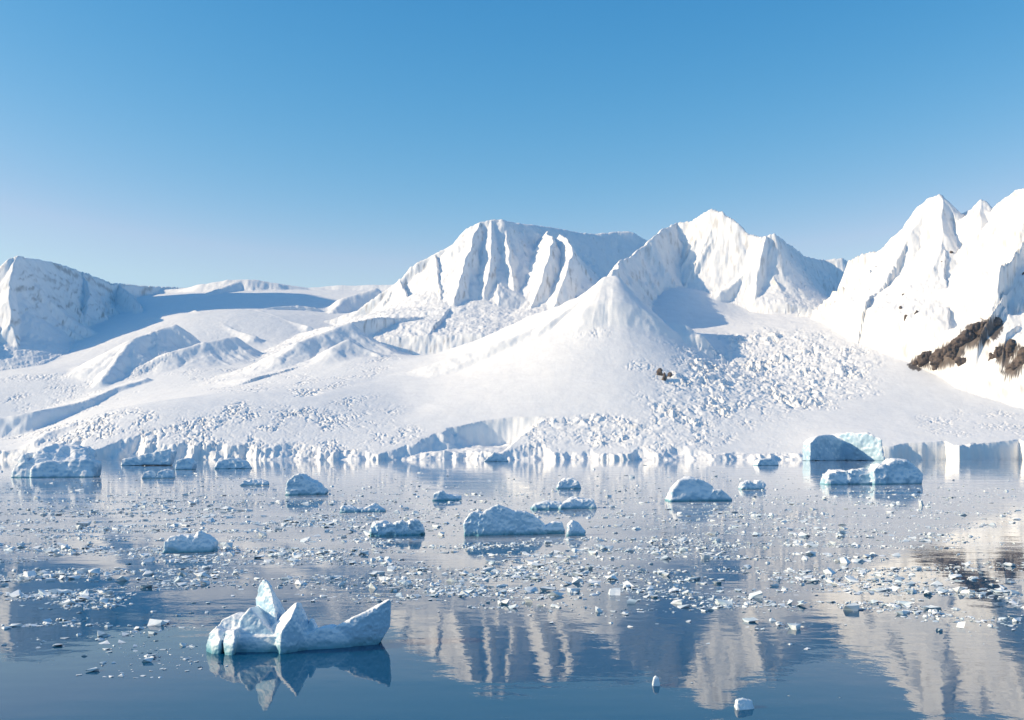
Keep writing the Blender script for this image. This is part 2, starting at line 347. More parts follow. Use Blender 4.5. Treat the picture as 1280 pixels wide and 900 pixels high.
# fine rock showing through steep snow
gy = np.gradient(Z, axis=0) / np.gradient(Y, axis=0); gx = np.gradient(Z, axis=1) / np.maximum(np.gradient(X, axis=1), 0.1)
slope = np.sqrt(gx * gx + gy * gy)
rn = fbm2(X / 22, Z / 95, 61, 4, 0.62)
rockw = np.where(OWN == 1, 0.55, np.where(OWN == 3, 0.5, np.where((OWN == 5) | (OWN == 4), 0.35, 0.0)))
ROCK = np.clip(sstep(1.0, 1.9, slope) * sstep(0.08, 0.36, rn) * rockw, 0, 1)
rz = np.zeros_like(Z)
for q in [(1150,455,16,8,0,9e3,-.3),(1185,446,28,15,0,9e3,-.5),(1225,420,32,17,0,9e3,-.5),(1262,448,20,26,0,9e3,0)]:
    rz = np.maximum(rz, zone(*q))
ROCK = np.maximum(ROCK, 0.95 * sstep(0.42, 0.6, rz + 1.6 * fbm2(X / 18, Z / 26, 63, 4, 0.6) * (rz > 0.05)))

def grid_meshes():
    nr, nc = Z.shape
    idx = np.arange(nr * nc).reshape(nr, nc)
    q = np.stack([idx[:-1, :-1], idx[:-1, 1:], idx[1:, 1:], idx[1:, :-1]], -1).reshape(-1, 4)
    own = OWN[:-1, :-1].reshape(-1).copy(); own[(own == 6) | (own == 7)] = 0
    keep = (Z.reshape(-1)[q].max(1) > -11)
    V = np.stack([X, Y, Z], -1).reshape(-1, 3).astype(np.float32); rk = ROCK.reshape(-1).astype(np.float32)
    info = {0: ('glacier', 'crevassed white glacier with smooth snow dome rising from the water to the peaks', 'glacier'),
            1: ('mountain', 'pointed mountain with a blue shaded wall at the far left', 'mountain'),
            2: ('mountain', 'low distant snow plateau between the shaded left mountain and the fluted central one', 'mountain'),
            3: ('mountain', 'broad central mountain with fluted white ribs and a long flat blue summit ridge', 'mountain'),
            4: ('mountain', 'bright white pyramid peak right of the central mountain, above a shadowed saddle', 'mountain'),
            5: ('mountain', 'tall fully sunlit snow massif with jagged teeth at the right edge', 'mountain')}
    for o, (nm, lab, cat) in info.items():
        f = q[(own == o) & keep]
        u, inv = np.unique(f, return_inverse=True)
        me = bpy.data.meshes.new(nm)
        me.vertices.add(len(u)); me.vertices.foreach_set('co', V[u].ravel())
        me.loops.add(f.size); me.loops.foreach_set('vertex_index', inv.ravel().astype(np.int32))
        me.polygons.add(len(f)); me.polygons.foreach_set('loop_start', np.arange(0, f.size, 4, dtype=np.int32))
        me.polygons.foreach_set('use_smooth', np.ones(len(f), bool))
        me.update(calc_edges=True)
        a = me.attributes.new('rock', 'FLOAT', 'POINT'); a.data.foreach_set('value', rk[u])
        me.materials.append(SNOW)
        ob = bpy.data.objects.new(nm, me); COL.objects.link(ob)
        ob['kind'] = 'structure'; ob['label'] = lab; ob['category'] = cat
grid_meshes()

# ------------------------------------------------------------------ water
def make_water():
    m, t, p = new_mat('water')
    tc = N(t, 'ShaderNodeNewGeometry')
    p.inputs['Base Color'].default_value = (0.0, 0.065, 0.145, 1)
    p.inputs['Roughness'].default_value = 0.02; p.inputs['IOR'].default_value = 1.27
    mp = N(t, 'ShaderNodeMapping', in_Scale=(0.006, 0.02, 1)); t.links.new(tc.outputs['Position'], mp.inputs[0])
    pn = N(t, 'ShaderNodeTexNoise', in_Scale=1.0, in_Detail=5.0, in_Roughness=0.6); t.links.new(mp.outputs[0], pn.inputs[0])
    pr = ramp(t, pn.outputs[0], [(0.42, (0.05,) * 3), (0.6, (1,) * 3)])
    w1 = N(t, 'ShaderNodeTexNoise', in_Scale=0.9, in_Detail=3.0, in_Roughness=0.5); t.links.new(tc.outputs['Position'], w1.inputs[0])
    w2 = N(t, 'ShaderNodeTexNoise', in_Scale=0.16, in_Detail=2.0); t.links.new(tc.outputs['Position'], w2.inputs[0])
    ad = N(t, 'ShaderNodeMath', operation='MULTIPLY_ADD'); t.links.new(w2.outputs[0], ad.inputs[0]); ad.inputs[1].default_value = 3.0; t.links.new(w1.outputs[0], ad.inputs[2])
    mu = N(t, 'ShaderNodeMath', operation='MULTIPLY'); t.links.new(ad.outputs[0], mu.inputs[0]); t.links.new(pr.outputs[0], mu.inputs[1])
    b = N(t, 'ShaderNodeBump', in_Strength=1.0, in_Distance=0.011)
    t.links.new(mu.outputs[0], b.inputs['Height']); t.links.new(b.outputs[0], p.inputs['Normal'])
    out = t.nodes['Material Output']
    sl = N(t, 'ShaderNodeBsdfDiffuse', in_Color=(0.76, 0.75, 0.74, 1))
    mp2 = N(t, 'ShaderNodeMapping', in_Scale=(0.012, 0.03, 1)); t.links.new(tc.outputs['Position'], mp2.inputs[0])
    q1 = N(t, 'ShaderNodeTexNoise', in_Scale=1.0, in_Detail=8.0, in_Roughness=0.72); t.links.new(mp2.outputs[0], q1.inputs[0])
    sp = N(t, 'ShaderNodeSeparateXYZ'); t.links.new(tc.outputs['Position'], sp.inputs[0])
    r1 = N(t, 'ShaderNodeMapRange', in_1=68.0, in_2=150.0, in_3=-0.17, in_4=0.0); t.links.new(sp.outputs[1], r1.inputs[0])
    r2 = N(t, 'ShaderNodeMapRange', in_1=300.0, in_2=900.0, in_3=0.0, in_4=-0.05); t.links.new(sp.outputs[1], r2.inputs[0])
    a1 = N(t, 'ShaderNodeMath', operation='ADD'); t.links.new(q1.outputs[0], a1.inputs[0]); t.links.new(r1.outputs[0], a1.inputs[1])
    a2 = N(t, 'ShaderNodeMath', operation='ADD'); t.links.new(a1.outputs[0], a2.inputs[0]); t.links.new(r2.outputs[0], a2.inputs[1])
    mk = N(t, 'ShaderNodeMapRange', in_1=0.45, in_2=0.68, in_3=0.0, in_4=0.5); t.links.new(a2.outputs[0], mk.inputs[0])
    mx = N(t, 'ShaderNodeMixShader'); t.links.new(mk.outputs[0], mx.inputs[0]); t.links.new(p.outputs[0], mx.inputs[1]); t.links.new(sl.outputs[0], mx.inputs[2])
    t.links.new(mx.outputs[0], out.inputs['Surface'])
    return m
bm = bmesh.new()
for a in ((-15000, -2000), (15000, -2000), (15000, 12000), (-15000, 12000)): bm.verts.new((*a, 0))
bm.faces.new(bm.verts); me = bpy.data.meshes.new('water'); bm.to_mesh(me); bm.free()
me.materials.append(make_water()); wob = bpy.data.objects.new('water', me); COL.objects.link(wob)
wob['kind'] = 'structure'; wob['label'] = 'calm deep blue polar sea mirroring the mountains'; wob['category'] = 'water'

# ------------------------------------------------------------------ thin polar haze
hm = bpy.data.materials.new('haze'); hm.use_nodes = True; ht = hm.node_tree
for n in list(ht.nodes): ht.nodes.remove(n)
ho = ht.nodes.new('ShaderNodeOutputMaterial'); hv = ht.nodes.new('ShaderNodeVolumePrincipled')
hv.inputs['Color'].default_value = (0.30, 0.62, 1.0, 1); hv.inputs['Density'].default_value = 1.6e-5; hv.inputs['Anisotropy'].default_value = 0.2
ht.links.new(hv.outputs[0], ho.inputs['Volume'])
bm = bmesh.new(); bmesh.ops.create_cube(bm, size=1)
for v in bm.verts: v.co = Vector((v.co.x * 31000, 5000 + v.co.y * 15000, 1597 + v.co.z * 3200))
me = bpy.data.meshes.new('haze'); bm.to_mesh(me); bm.free(); me.materials.append(hm)
hz = bpy.data.objects.new('haze', me); COL.objects.link(hz); hz['kind'] = 'stuff'; hz['label'] = 'thin pale blue air haze over the far mountains'; hz['category'] = 'haze'

# ------------------------------------------------------------------ helpers for solid ice and rock
def tag(o, label, cat, group=None):
    o['label'] = label; o['category'] = cat
    if group: o['group'] = group
def hull_into(bm, pts):
    vs = [bm.verts.new(p) for p in pts]
    r = bmesh.ops.convex_hull(bm, input=vs)
    dead = [v for v in vs if v.is_valid and not v.link_faces]
    if dead: bmesh.ops.delete(bm, geom=dead, context='VERTS')
def solid(name, bm, voxel, mat, amps, seed=0):
    """union of the chunks in bm as one skin, roughened by noise: amps is a list of (wavelength, amplitude, ridged)"""
    tm = bpy.data.meshes.new('tmp'); bm.to_mesh(tm); bm.free()
    to = bpy.data.objects.new('tmp', tm); COL.objects.link(to)
    md = to.modifiers.new('r', 'REMESH'); md.mode = 'VOXEL'; md.voxel_size = voxel
    dg = bpy.context.evaluated_depsgraph_get()
    me = bpy.data.meshes.new_from_object(to.evaluated_get(dg)); me.name = name
    bpy.data.objects.remove(to); bpy.data.meshes.remove(tm)
    n = len(me.vertices); co = np.empty(n * 3); me.vertices.foreach_get('co', co); co = co.reshape(-1, 3)
    nm = np.empty(n * 3); me.vertices.foreach_get('normal', nm); nm = nm.reshape(-1, 3)
    for i, (lam, amp, rd) in enumerate(amps):
        f = fbm3(co / lam, seed * 7 + i, 3)
        if rd: f = 0.5 - 2 * np.abs(f)
        co = co + nm * (f * amp)[:, None]
    me.vertices.foreach_set('co', co.ravel()); me.update()
    me.polygons.foreach_set('use_smooth', np.ones(len(me.polygons), bool))
    me.materials.clear(); me.materials.append(mat)
    o = bpy.data.objects.new(name, me); COL.objects.link(o)
    return o
def pt(px, py, D, back=0.0):
    return Vector(((px - 640) / F * D, D + back, CH + (HZ - py) * D / F))

def make_ice():
    m, t, p = new_mat('ice')
    geo = N(t, 'ShaderNodeNewGeometry')
    sx = N(t, 'ShaderNodeSeparateXYZ'); t.links.new(geo.outputs['Position'], sx.inputs[0])
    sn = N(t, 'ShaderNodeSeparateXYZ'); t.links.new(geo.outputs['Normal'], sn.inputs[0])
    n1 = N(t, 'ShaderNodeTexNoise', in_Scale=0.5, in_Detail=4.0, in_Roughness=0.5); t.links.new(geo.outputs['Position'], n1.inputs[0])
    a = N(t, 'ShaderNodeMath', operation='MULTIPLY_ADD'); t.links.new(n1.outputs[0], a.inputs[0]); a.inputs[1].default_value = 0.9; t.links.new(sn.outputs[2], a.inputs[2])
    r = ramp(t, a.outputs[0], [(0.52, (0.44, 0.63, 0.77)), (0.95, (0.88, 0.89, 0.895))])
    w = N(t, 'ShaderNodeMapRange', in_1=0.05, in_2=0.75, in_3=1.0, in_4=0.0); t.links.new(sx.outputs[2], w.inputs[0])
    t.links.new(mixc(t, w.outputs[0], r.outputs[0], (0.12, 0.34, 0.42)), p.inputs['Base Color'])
    p.inputs['Roughness'].default_value = 0.45; p.inputs['Specular IOR Level'].default_value = 0.3
    b = N(t, 'ShaderNodeBump', in_Strength=0.4, in_Distance=0.15)
    n3 = N(t, 'ShaderNodeTexNoise', in_Scale=2.5, in_Detail=6.0, in_Roughness=0.65); t.links.new(geo.outputs['Position'], n3.inputs[0])
    t.links.new(n3.outputs[0], b.inputs['Height']); t.links.new(b.outputs[0], p.inputs['Normal'])
    return m
ICE = make_ice()
def make_chunk_ice():
    m, t, p = new_mat('brash_ice')
    oi = N(t, 'ShaderNodeObjectInfo'); geo = N(t, 'ShaderNodeNewGeometry')
    n1 = N(t, 'ShaderNodeTexNoise', in_Scale=0.9, in_Detail=3.0); t.links.new(geo.outputs['Position'], n1.inputs[0])
    r = ramp(t, n1.outputs[0], [(0.35, (0.55, 0.66, 0.72)), (0.6, (0.86, 0.88, 0.89))]); t.links.new(r.outputs[0], p.inputs['Base Color'])
    p.inputs['Roughness'].default_value = 0.5
    return m
CHUNK = make_chunk_ice()
def make_rock():
    m, t, p = new_mat('rock')
    geo = N(t, 'ShaderNodeNewGeometry'); sn = N(t, 'ShaderNodeSeparateXYZ'); t.links.new(geo.outputs['Normal'], sn.inputs[0])
    n1 = N(t, 'ShaderNodeTexNoise', in_Scale=0.06, in_Detail=6.0, in_Roughness=0.65); t.links.new(geo.outputs['Position'], n1.inputs[0])
    r = ramp(t, n1.outputs[0], [(0.35, (0.05, 0.038, 0.032)), (0.65, (0.17, 0.125, 0.10))])
    a = N(t, 'ShaderNodeMath', operation='MULTIPLY_ADD'); t.links.new(n1.outputs[0], a.inputs[0]); a.inputs[1].default_value = 0.9; t.links.new(sn.outputs[2], a.inputs[2])
    k = ramp(t, a.outputs[0], [(1.12, (0,) * 3), (1.2, (1,) * 3)])
    t.links.new(mixc(t, k.outputs[0], r.outputs[0], (0.86, 0.88, 0.90)), p.inputs['Base Color'])
    p.inputs['Roughness'].default_value = 0.85
    return m
ROCKM = make_rock()

# ------------------------------------------------------------------ bare rock standing out of the snow
def hit(px, py):
    c = min(len(COLS) - 1, np.searchsorted(COLS, px))
    yy = HZ - (Z[:, c] - CH) * F / ROWS
    r = int(np.argmax(yy <= py))
    return pt(px, py, ROWS[r])
def outcrop(label, spots, seed, group=None, voxel=3.0):
    rng = random.Random(seed); bm = bmesh.new()
    for (px, py, w, h) in spots:
        c = hit(px, py); k = c.y / F; c.y += 0.17 * max(w, h) * k; w2, h2 = w * k * 0.5, h * k * 0.5; pts = []
        for _ in range(16):
            v = Vector((rng.gauss(0, 1), rng.gauss(0, 1), rng.gauss(0, 1))).normalized()
            pts.append(c + Vector((v.x * w2, v.y * max(w2, h2) * 0.4 + 0.12 * w2, v.z * h2 * 1.15)))
        hull_into(bm, pts)
    o = solid('rock_outcrop', bm, voxel, ROCKM, [(60, 8, True), (20, 6, True), (7, 2.5, True)] if len(spots) > 1 else [(12, 2.5, True), (5, 1, False)], seed)
    tag(o, label, 'rock', group)
outcrop('long dark brown rock band showing through the snow low on the right massif', [(1148,456,26,16),(1165,450,32,22),(1182,448,36,30),(1200,440,38,34),(1215,428,40,34),(1232,416,40,28),(1250,409,28,22),(1208,452,28,14)], 1)
outcrop('broken dark rock patch at the right edge below the long rock band', [(1246,450,18,22),(1256,440,22,24),(1270,438,24,28),(1276,458,18,24),(1264,464,14,18),(1286,450,24,34)], 2)
outcrop('small reddish rock at the foot of the smooth snow dome', [(825,470,7,18),(831,476,8,20),(838,472,6,16)], 3)
for k, q in enumerate([(1127,388,7,12),(1133,398,6,10),(1146,392,6,9),(1130,370,5,8)]):
    outcrop('little rock tooth on the lit slope left of the long rock band', [q], 20 + k, 'rock teeth left of the long band', 2.0)
for k, q in enumerate([(1190,318,7,10),(1178,330,6,8),(1272,338,9,7),(1281,344,8,8)]):
    outcrop('tiny dark rock high on the right massif', [q], 30 + k, 'rocks high on the right massif', 2.0)

# ------------------------------------------------------------------ icebergs
def iceberg(label, wl, chunks, voxel, amps, seed, name='iceberg', cat='iceberg', turn=0.3):
    """wl is the photo row of the waterline; a chunk is (thickness, [(px, py, extra distance), ...]) cut as a rough slab"""
    D0 = F * CH / (wl - HZ); bm = bmesh.new(); rng = random.Random(seed); x0_ = min(p[0] for _, q in chunks for p in q)
    for th, pts in chunks:
        q = []
        cx = sum(p[0] for p in pts) / len(pts); cy = sum(p[1] for p in pts) / len(pts)
        for p in pts:
            d = D0 + (p[2] if len(p) > 2 else 0) + turn * (p[0] - x0_) * D0 / F
            q.append(pt(p[0], p[1], d))
            f = rng.uniform(0.8, 1.0)
            q.append(pt(cx + (p[0] - cx) * f, p[1] + 0.08 * max(0, cy - p[1]), d, th * rng.uniform(0.8, 1.1)))
        low = [v for v in q if v.z < 0.6]
        q += [Vector((v.x, v.y, -0.8)) for v in low]
        hull_into(bm, q)
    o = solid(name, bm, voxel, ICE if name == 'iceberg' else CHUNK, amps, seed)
    tag(o, label, cat)
    return o
FG = [(2.2, 0.12, False), (0.8, 0.06, True), (0.28, 0.035, True)]
iceberg('large jagged foreground iceberg with a white tooth on top and a wedge prong', 819, [
  (1.5, [(258,806,1.4),(262,792,1.2),(270,783,1.2),(281,790,1.0),(275,800,0.5),(274,825,0.2),(265,825,0.3)]),
  (1.6, [(279,800,0.6),(283,789,0.6),(293,788,0.3),(294,797,0.0),(289,828,-0.3),(282,827,-0.2)]),
  (2.0, [(268,790,1.6),(278,775,1.9),(293,769,2.0),(304,769,2.0),(306,790,1.4),(285,805,1.4)]),
  (2.2, [(300,775,1.6),(306,768,1.6),(312,761,1.6),(320,767,1.6),(331,781,1.3),(343,794,1.2),(300,800,1.5)]),
  (3.0, [(288,796,1.0),(345,795,0.9),(350,820,0.7),(290,824,0.7)]),
  (0.8, [(318,770,3.9),(320,748,3.7),(324,731,3.4),(329,724,3.2),(334,726,3.0),(339,738,2.6),(344,762,2.0),(345,788,1.8),(349,752,3.5),(358,773,3.8),(352,790,3.4),(323,790,3.6)]),
  (1.0, [(338,792,1.9),(343,781,2.1),(357,766,2.2),(367,757,2.0),(371,755,1.3),(364,772,0.4),(352,790,0.0),(350,820,-0.1),(374,763,1.5),(384,778,1.9),(392,795,2.1),(392,816,1.6)]),
  (2.0, [(335,788,1.6),(346,778,1.6),(352,784,1.4),(348,810,1.2)]),
  (1.0, [(383,790,1.6),(388,775,1.8),(395,787,1.8)]),
  (2.4, [(380,795,1.3),(396,787,1.6),(412,785,1.9),(430,793,2.0),(440,812,2.0),(385,818,1.1)]),
  (1.7, [(414,787,2.0),(430,792,2.0),(458,771,2.3),(487,749,2.8),(489,752,3.0),(488,784,3.0),(480,791,2.9),(463,808,2.6),(430,813,2.0),(415,810,1.9)]),
 ], 0.05, FG, 1, turn=0.1)
MD_ = [(4.0, 0.3, False), (1.2, 0.22, True), (0.5, 0.08, True)]
iceberg('long low iceberg with ragged crest and blue shaded side in mid water', 670, [
  (4, [(580,668,0.5),(580,652,0.6),(588,642,0.8),(600,638,1),(607,648,0.5),(604,669,0)]),
  (5, [(598,669,0),(599,645,0.4),(610,637,1),(622,632,1.2),(632,640,1),(645,641,1),(650,668,0)]),
  (5, [(630,669,0),(632,640,1),(655,640,1),(668,646,1),(680,656,1),(684,669,0.5)]),
  (3, [(676,669,0.6),(680,660,1),(692,653,1.4),(702,653,1.4),(706,662,1),(706,669,0.6)])], 0.13, MD_, 2)
iceberg('rounded blue ice block afloat at the right end of the long low iceberg', 670, [
  (3.5, [(709,670,0),(710,657,0.4),(716,651,0.8),(724,655,0.8),(731,664,0.4),(731,670,0)])], 0.1, MD_, 3)
iceberg('squarish white ice block with a blue right side near the left edge', 692, [
  (3.5, [(204,692,0.4),(205,677,0.5),(215,671,0.8),(232,669,1),(242,672,0.8),(241,692,0)]),
  (3.0, [(240,690,0),(241,672,0.6),(247,665,1),(254,671,1),(266,679,1),(265,690,0.4)])], 0.11, MD_, 4)
iceberg('pyramid shaped iceberg with a white left flank left of centre', 619, [
  (9, [(356,618,1),(359,602,1.5),(367,594,2),(374,592,2),(376,605,1),(374,619,0)]),
  (8, [(372,619,0),(374,593,2),(382,597,2.5),(392,605,2.5),(400,607,2.5),(407,615,2),(405,619,1)])], 0.28, [(7, 0.9, False), (2.5, 0.5, True), (0.9, 0.25, True)], 5)
iceberg('smooth white domed iceberg with a small blue wedge on its right end', 627, [
  (8, [(838,627,1),(841,612,1.5),(850,602,2.5),(864,598,3),(880,600,3),(892,607,2),(897,620,1),(896,627,0)]),
  (6, [(884,627,0),(892,612,1),(900,612,1.5),(915,624,1.5),(914,627,1)])], 0.24, [(9, 0.8, False), (3, 0.5, False), (1.2, 0.2, False)], 6)
iceberg('wide two humped iceberg with a white saddle before the right hand ice cliffs', 606, [
  (14, [(1033,606,3),(1036,592,4),(1047,587,5),(1060,588,5),(1066,598,3),(1062,606,2)]),
  (12, [(1060,604,5),(1064,588,7),(1080,586,8),(1094,592,7),(1100,604,5)]),
  (12, [(1093,606,1),(1092,588,2),(1099,579,4),(1108,580,4),(1110,590,2),(1108,606,1)]),
  (12, [(1107,605,3),(1110,580,5),(1118,575,6),(1135,577,6),(1146,582,6),(1152,594,5),(1150,604,4)])], 0.45, [(12, 1.5, False), (5, 0.8, True), (1.6, 0.35, True)], 7)
iceberg('flat ice floe, white then blue, just behind the long low iceberg', 637, [
  (6, [(662,637,0.5),(668,631,1),(685,627,1.5),(700,628,1.5),(705,637,0.3)]),
  (6, [(697,637,0),(704,629,1),(716,623,1.5),(728,625,1.5),(742,626,1.5),(744,637,0.5)])], 0.2, [(5, 0.6, False), (2, 0.5, True)], 8)
iceberg('low rubbly white floe with a blue block at its right end', 670, [
  (3, [(462,670,0),(465,656,0.5),(478,653,1),(490,657,0.6),(494,670,0)]),
  (3, [(486,670,0),(490,656,0.8),(502,652,1),(512,656,0.8),(512,670,0)]),
  (3, [(507,669,0),(511,653,0.8),(522,652,1),(530,661,0.8),(530,667,0.4)])], 0.12, [(2.5, 0.5, False), (0.9, 0.45, True), (0.4, 0.1, False)], 9)
iceberg('small blue topped floe in front of the pyramid shaped iceberg', 641, [
  (4, [(425,641,0),(427,634,0.5),(436,632,1),(446,638,0.5),(448,641,0)]),
  (4, [(450,641,0),(456,634,0.5),(466,630,1),(473,634,1),(480,639,0.5),(478,641,0)]),
  (3, [(440,641,0.6),(448,636,1),(458,636,1),(460,641,0.6)])], 0.16, [(3, 0.4, False), (1.2, 0.35, True)], 10)
iceberg('little rounded ice knob far out in the calm strip right of centre', 611, [
  (6, [(696,611,0),(699,603,1),(706,598,2),(716,598,2),(723,603,1),(726,611,0)])], 0.25, [(5, 0.6, False), (2, 0.4, True)], 11)
iceberg('low wedge of ice with a white left tip in the calm strip left of centre', 626, [
  (4, [(539,626,0),(542,617,0.8),(552,614,1),(560,619,0.6),(560,626,0)]),
  (4, [(558,626,0),(561,618,0.8),(577,621,0.8),(577,626,0)])], 0.2, [(4, 0.5, False), (1.5, 0.3, True)], 12)
iceberg('two joined ice lumps right of the white domed iceberg', 612, [
  (6, [(926,612,0),(929,603,1),(938,600,2),(944,605,1),(944,612,0)]),
  (6, [(942,612,0),(946,600,2),(953,599,2),(958,606,1),(957,612,0)])], 0.25, [(4, 0.6, False), (1.6, 0.4, True)], 13)
iceberg('big shaded ice mass with ragged white left end at the far left shore', 597, [
  (20, [(14,597,4),(18,582,6),(24,570,9),(30,567,9),(34,580,5),(34,597,2)]),
  (22, [(30,597,2),(36,575,8),(50,562,14),(66,556,18),(92,557,18),(106,563,16),(108,580,6),(100,597,2)]),
  (20, [(38,597,0),(40,582,3),(60,577,4),(100,575,5),(114,578,5),(115,597,0)])], 0.7, [(16, 2.0, False), (8, 1.2, True), (2.4, 0.5, True)], 14)
iceberg('shaded blue wedge shaped iceberg against the left part of the ice front', 582, [
  (30, [(150,582,4),(152,574,6),(180,569,8),(208,562,10),(212,563,10),(212,581,2)])], 1.3, [(20, 1.6, False), (8, 1.2, True)], 15)
iceberg('pale flat iceberg between the shore wedge and the pyramid shaped iceberg', 586, [
  (25, [(268,586,2),(272,577,5),(288,573,8),(304,577,6),(312,586,2)])], 1.0, [(14, 1.4, False), (6, 1.5, True)], 16)
iceberg('small blue cube of ice near the left shore, right of the shore wedge', 587, [
  (20, [(219,587,0),(220,575,3),(232,573,4),(240,579,3),(240,587,0)])], 0.9, [(12, 1.0, False), (5, 0.8, True)], 17)
iceberg('low dark floe left of the pyramid shaped iceberg', 607, [
  (6, [(299,607,0),(304,600,1),(318,599,2),(334,602,2),(335,607,0)])], 0.3, [(5, 0.6, False), (2, 0.5, True)], 18)
iceberg('short row of joined ice lumps near the shore at left', 598, [
  (8, [(176,598,0),(179,591,1),(188,589,2),(194,598,0)]), (8, [(194,598,0),(198,590,1),(206,587,2),(214,589,2),(216,598,0)])], 0.4, [(6, 0.8, False), (2.4, 0.6, True)], 19)
iceberg('low blue floe on the waterline right of the smooth glacier foot', 582, [
  (22, [(946,582,0),(949,575,2),(960,573,3),(973,577,3),(974,582,0)])], 1.0, [(12, 1.0, False), (5, 0.8, True)], 20)
iceberg('tiny white berg on the waterline in front of the shaded bay', 577, [
  (30, [(604,577,0),(610,572,2),(617,565,6),(622,569,5),(634,573,3),(636,577,0)])], 1.6, [(16, 1.5, False), (7, 1.2, True)], 21)
iceberg('grounded shore ice block with curved blue face beside a white face', 576, [
  (90, [(1012,576,0),(1013,553,10),(1022,545,35),(1040,543,90),(1056,551,120),(1066,576,140)]),
  (110, [(1046,576,130),(1044,544,130),(1060,540,95),(1086,541,45),(1102,548,15),(1106,576,0)])], 3.2, [(40, 4, False), (12, 2, True)], 22)
iceberg('rounded white ice chunk alone in the deep blue water at the bottom right', 888, [
  (0.5, [(920,885,0.1),(922,876,0.2),(930,874,0.3),(940,876,0.3),(943,884,0.1),(938,888,0),(924,888,0)])], 0.03, [(0.4, 0.05, False), (0.15, 0.03, True)], 23, 'ice_chunk', 'ice chunk')
iceberg('upright little ice pinnacle alone in the deep blue water', 858, [
  (0.35, [(816,857,0),(817,849,0.1),(820,845,0.2),(824,848,0.1),(825,857,0)])], 0.022, [(0.3, 0.03, False)], 24, 'ice_chunk', 'ice chunk')

# ------------------------------------------------------------------ brash ice: the largest 300 pieces one by one, the rest as one litter
rng = np.random.default_rng(7)
def proto(seed):
    r = random.Random(seed); bm = bmesh.new(); pts = []
    for lump in range(r.choice((1, 1, 2))):
        ox, oy, k = (0, 0, 1) if lump == 0 else (r.uniform(-.35, .35), r.uniform(-.2, .2), 0.55)
        h = r.uniform(0.12, 0.36)
        for _ in range(r.randint(7, 11)):
            pts.append((ox + k * r.uniform(-0.5, 0.5), oy + k * r.uniform(-0.36, 0.36), r.uniform(-0.12, h)))
        hull_into(bm, pts); pts = []
    bmesh.ops.triangulate(bm, faces=bm.faces)
    bmesh.ops.subdivide_edges(bm, edges=bm.edges, cuts=1, use_grid_fill=True)
    for v in bm.verts: v.co += Vector((r.uniform(-1, 1), r.uniform(-1, 1), r.uniform(-1, 1))) * 0.02
    me = bpy.data.meshes.new('ice_chunk'); bm.to_mesh(me); bm.free(); me.materials.append(CHUNK)
    return me
PROTO = [proto(100 + i) for i in range(24)]
def lowproto(seed):
    r = random.Random(seed); bm = bmesh.new(); pts = []
    for _ in range(8):
        v = Vector((r.gauss(0, 1), r.gauss(0, 1), r.gauss(0, 1))).normalized()
        pts.append((v.x * 0.5, v.y * 0.42, 0.04 + v.z * r.uniform(0.08, 0.3)))
    hull_into(bm, pts); bmesh.ops.triangulate(bm, faces=bm.faces)
    bm.verts.index_update()
    V = np.array([v.co[:] for v in bm.verts]); Fc = np.array([[v.index for v in f.verts] for f in bm.faces]); bm.free()
    return V, Fc
LOWP = [lowproto(300 + i) for i in range(12)]
EXPL = [(160,705,10),(179,705,9),(32,724,8),(25,726,9),(5,732,12),(120,727,8),(111,725,7),(141,756,11),(30,757,13),(51,761,9),(64,761,11),(100,766,10),(192,765,9),(222,769,11),(240,766,10),(259,766,9),
 (261,754,10),(242,754,8),(280,759,8),(290,745,11),(302,737,10),(241,726,10),(258,717,10),(268,717,11),(277,716,8),(136,784,12),(148,783,7),(162,782,10),(99,794,10),(227,785,10),(229,807,14),(195,801,7),(205,812,9),(187,817,8),
 (106,820,10),(99,844,10),(129,832,6),(131,846,8),(139,846,9),(152,845,11),(170,847,9),(179,845,9),(200,847,6),(190,847,5),(200,829,8),(234,839,8),(250,834,9),(245,827,9),(8,786,14),(550,734,8),(500,700,7),
 (631,701,11),(652,704,9),(555,691,13),(569,690,12),(520,750,7),(538,750,9),(548,750,8),(556,751,6),(522,761,7),(549,765,6),(725,747,9),(681,757,8),(704,755,9),(740,790,9),(764,779,9),(787,784,11),
 (844,734,11),(819,751,9),(851,750,11),(810,756,8),(931,741,9),(950,740,8),(952,749,7),(934,756,7),(892,745,5),(860,777,10),(821,780,6),(932,775,10),(934,784,6),(965,776,12),(977,781,10),(880,764,11),
 (865,854,5),(986,870,4),(1050,872,3),(927,699,13),(902,725,14),(960,704,9),(1019,704,10),(814,705,9),(1240,745,13),(1252,747,9),(1205,765,8),(1277,770,9),(1239,731,9),(1107,762,7),(981,741,9),(995,744,8),(1020,744,8),
 (391,743,9),(404,746,13),(371,743,9),(378,744,6),(452,758,5),(1150,632,20),(1160,634,10),(945,646,16),(965,645,12),(1010,646,16),(905,650,14),(890,645,12),(830,652,10),(700,640,12),(760,621,13),(790,597,12),(600,695,10),(612,692,9),
 (60,660,14),(105,658,22),(78,683,16),(85,685,14),(10,687,18),(140,690,14),(5,660,14),(62,636,10),(118,618,9),(100,613,16),(240,616,7),(240,630,16),(262,652,16),(285,637,20),(320,655,12),(395,670,14),(410,664,12),(380,677,20),(430,672,10)]
pieces = [(px, py, w, False) for px, py, w in EXPL]
FIELD = [  # weight, centre px, py, spread px, py
 (46, 170, 690, 170, 40), (12, 60, 745, 70, 26), (6, 200, 762, 90, 26), (20, 330, 668, 110, 20), (10, 470, 680, 90, 16), (6, 620, 696, 60, 12), (8, 560, 740, 60, 16),
 (10, 760, 690, 120, 22), (14, 930, 700, 130, 28), (16, 1130, 690, 130, 36), (8, 1180, 755, 90, 14), (6, 890, 765, 80, 16), (40, 640, 628, 420, 18), (16, 1000, 640, 260, 22), (26, 160, 640, 160, 18), (0.4, 200, 818, 70, 22), (4, 640, 600, 500, 10)]
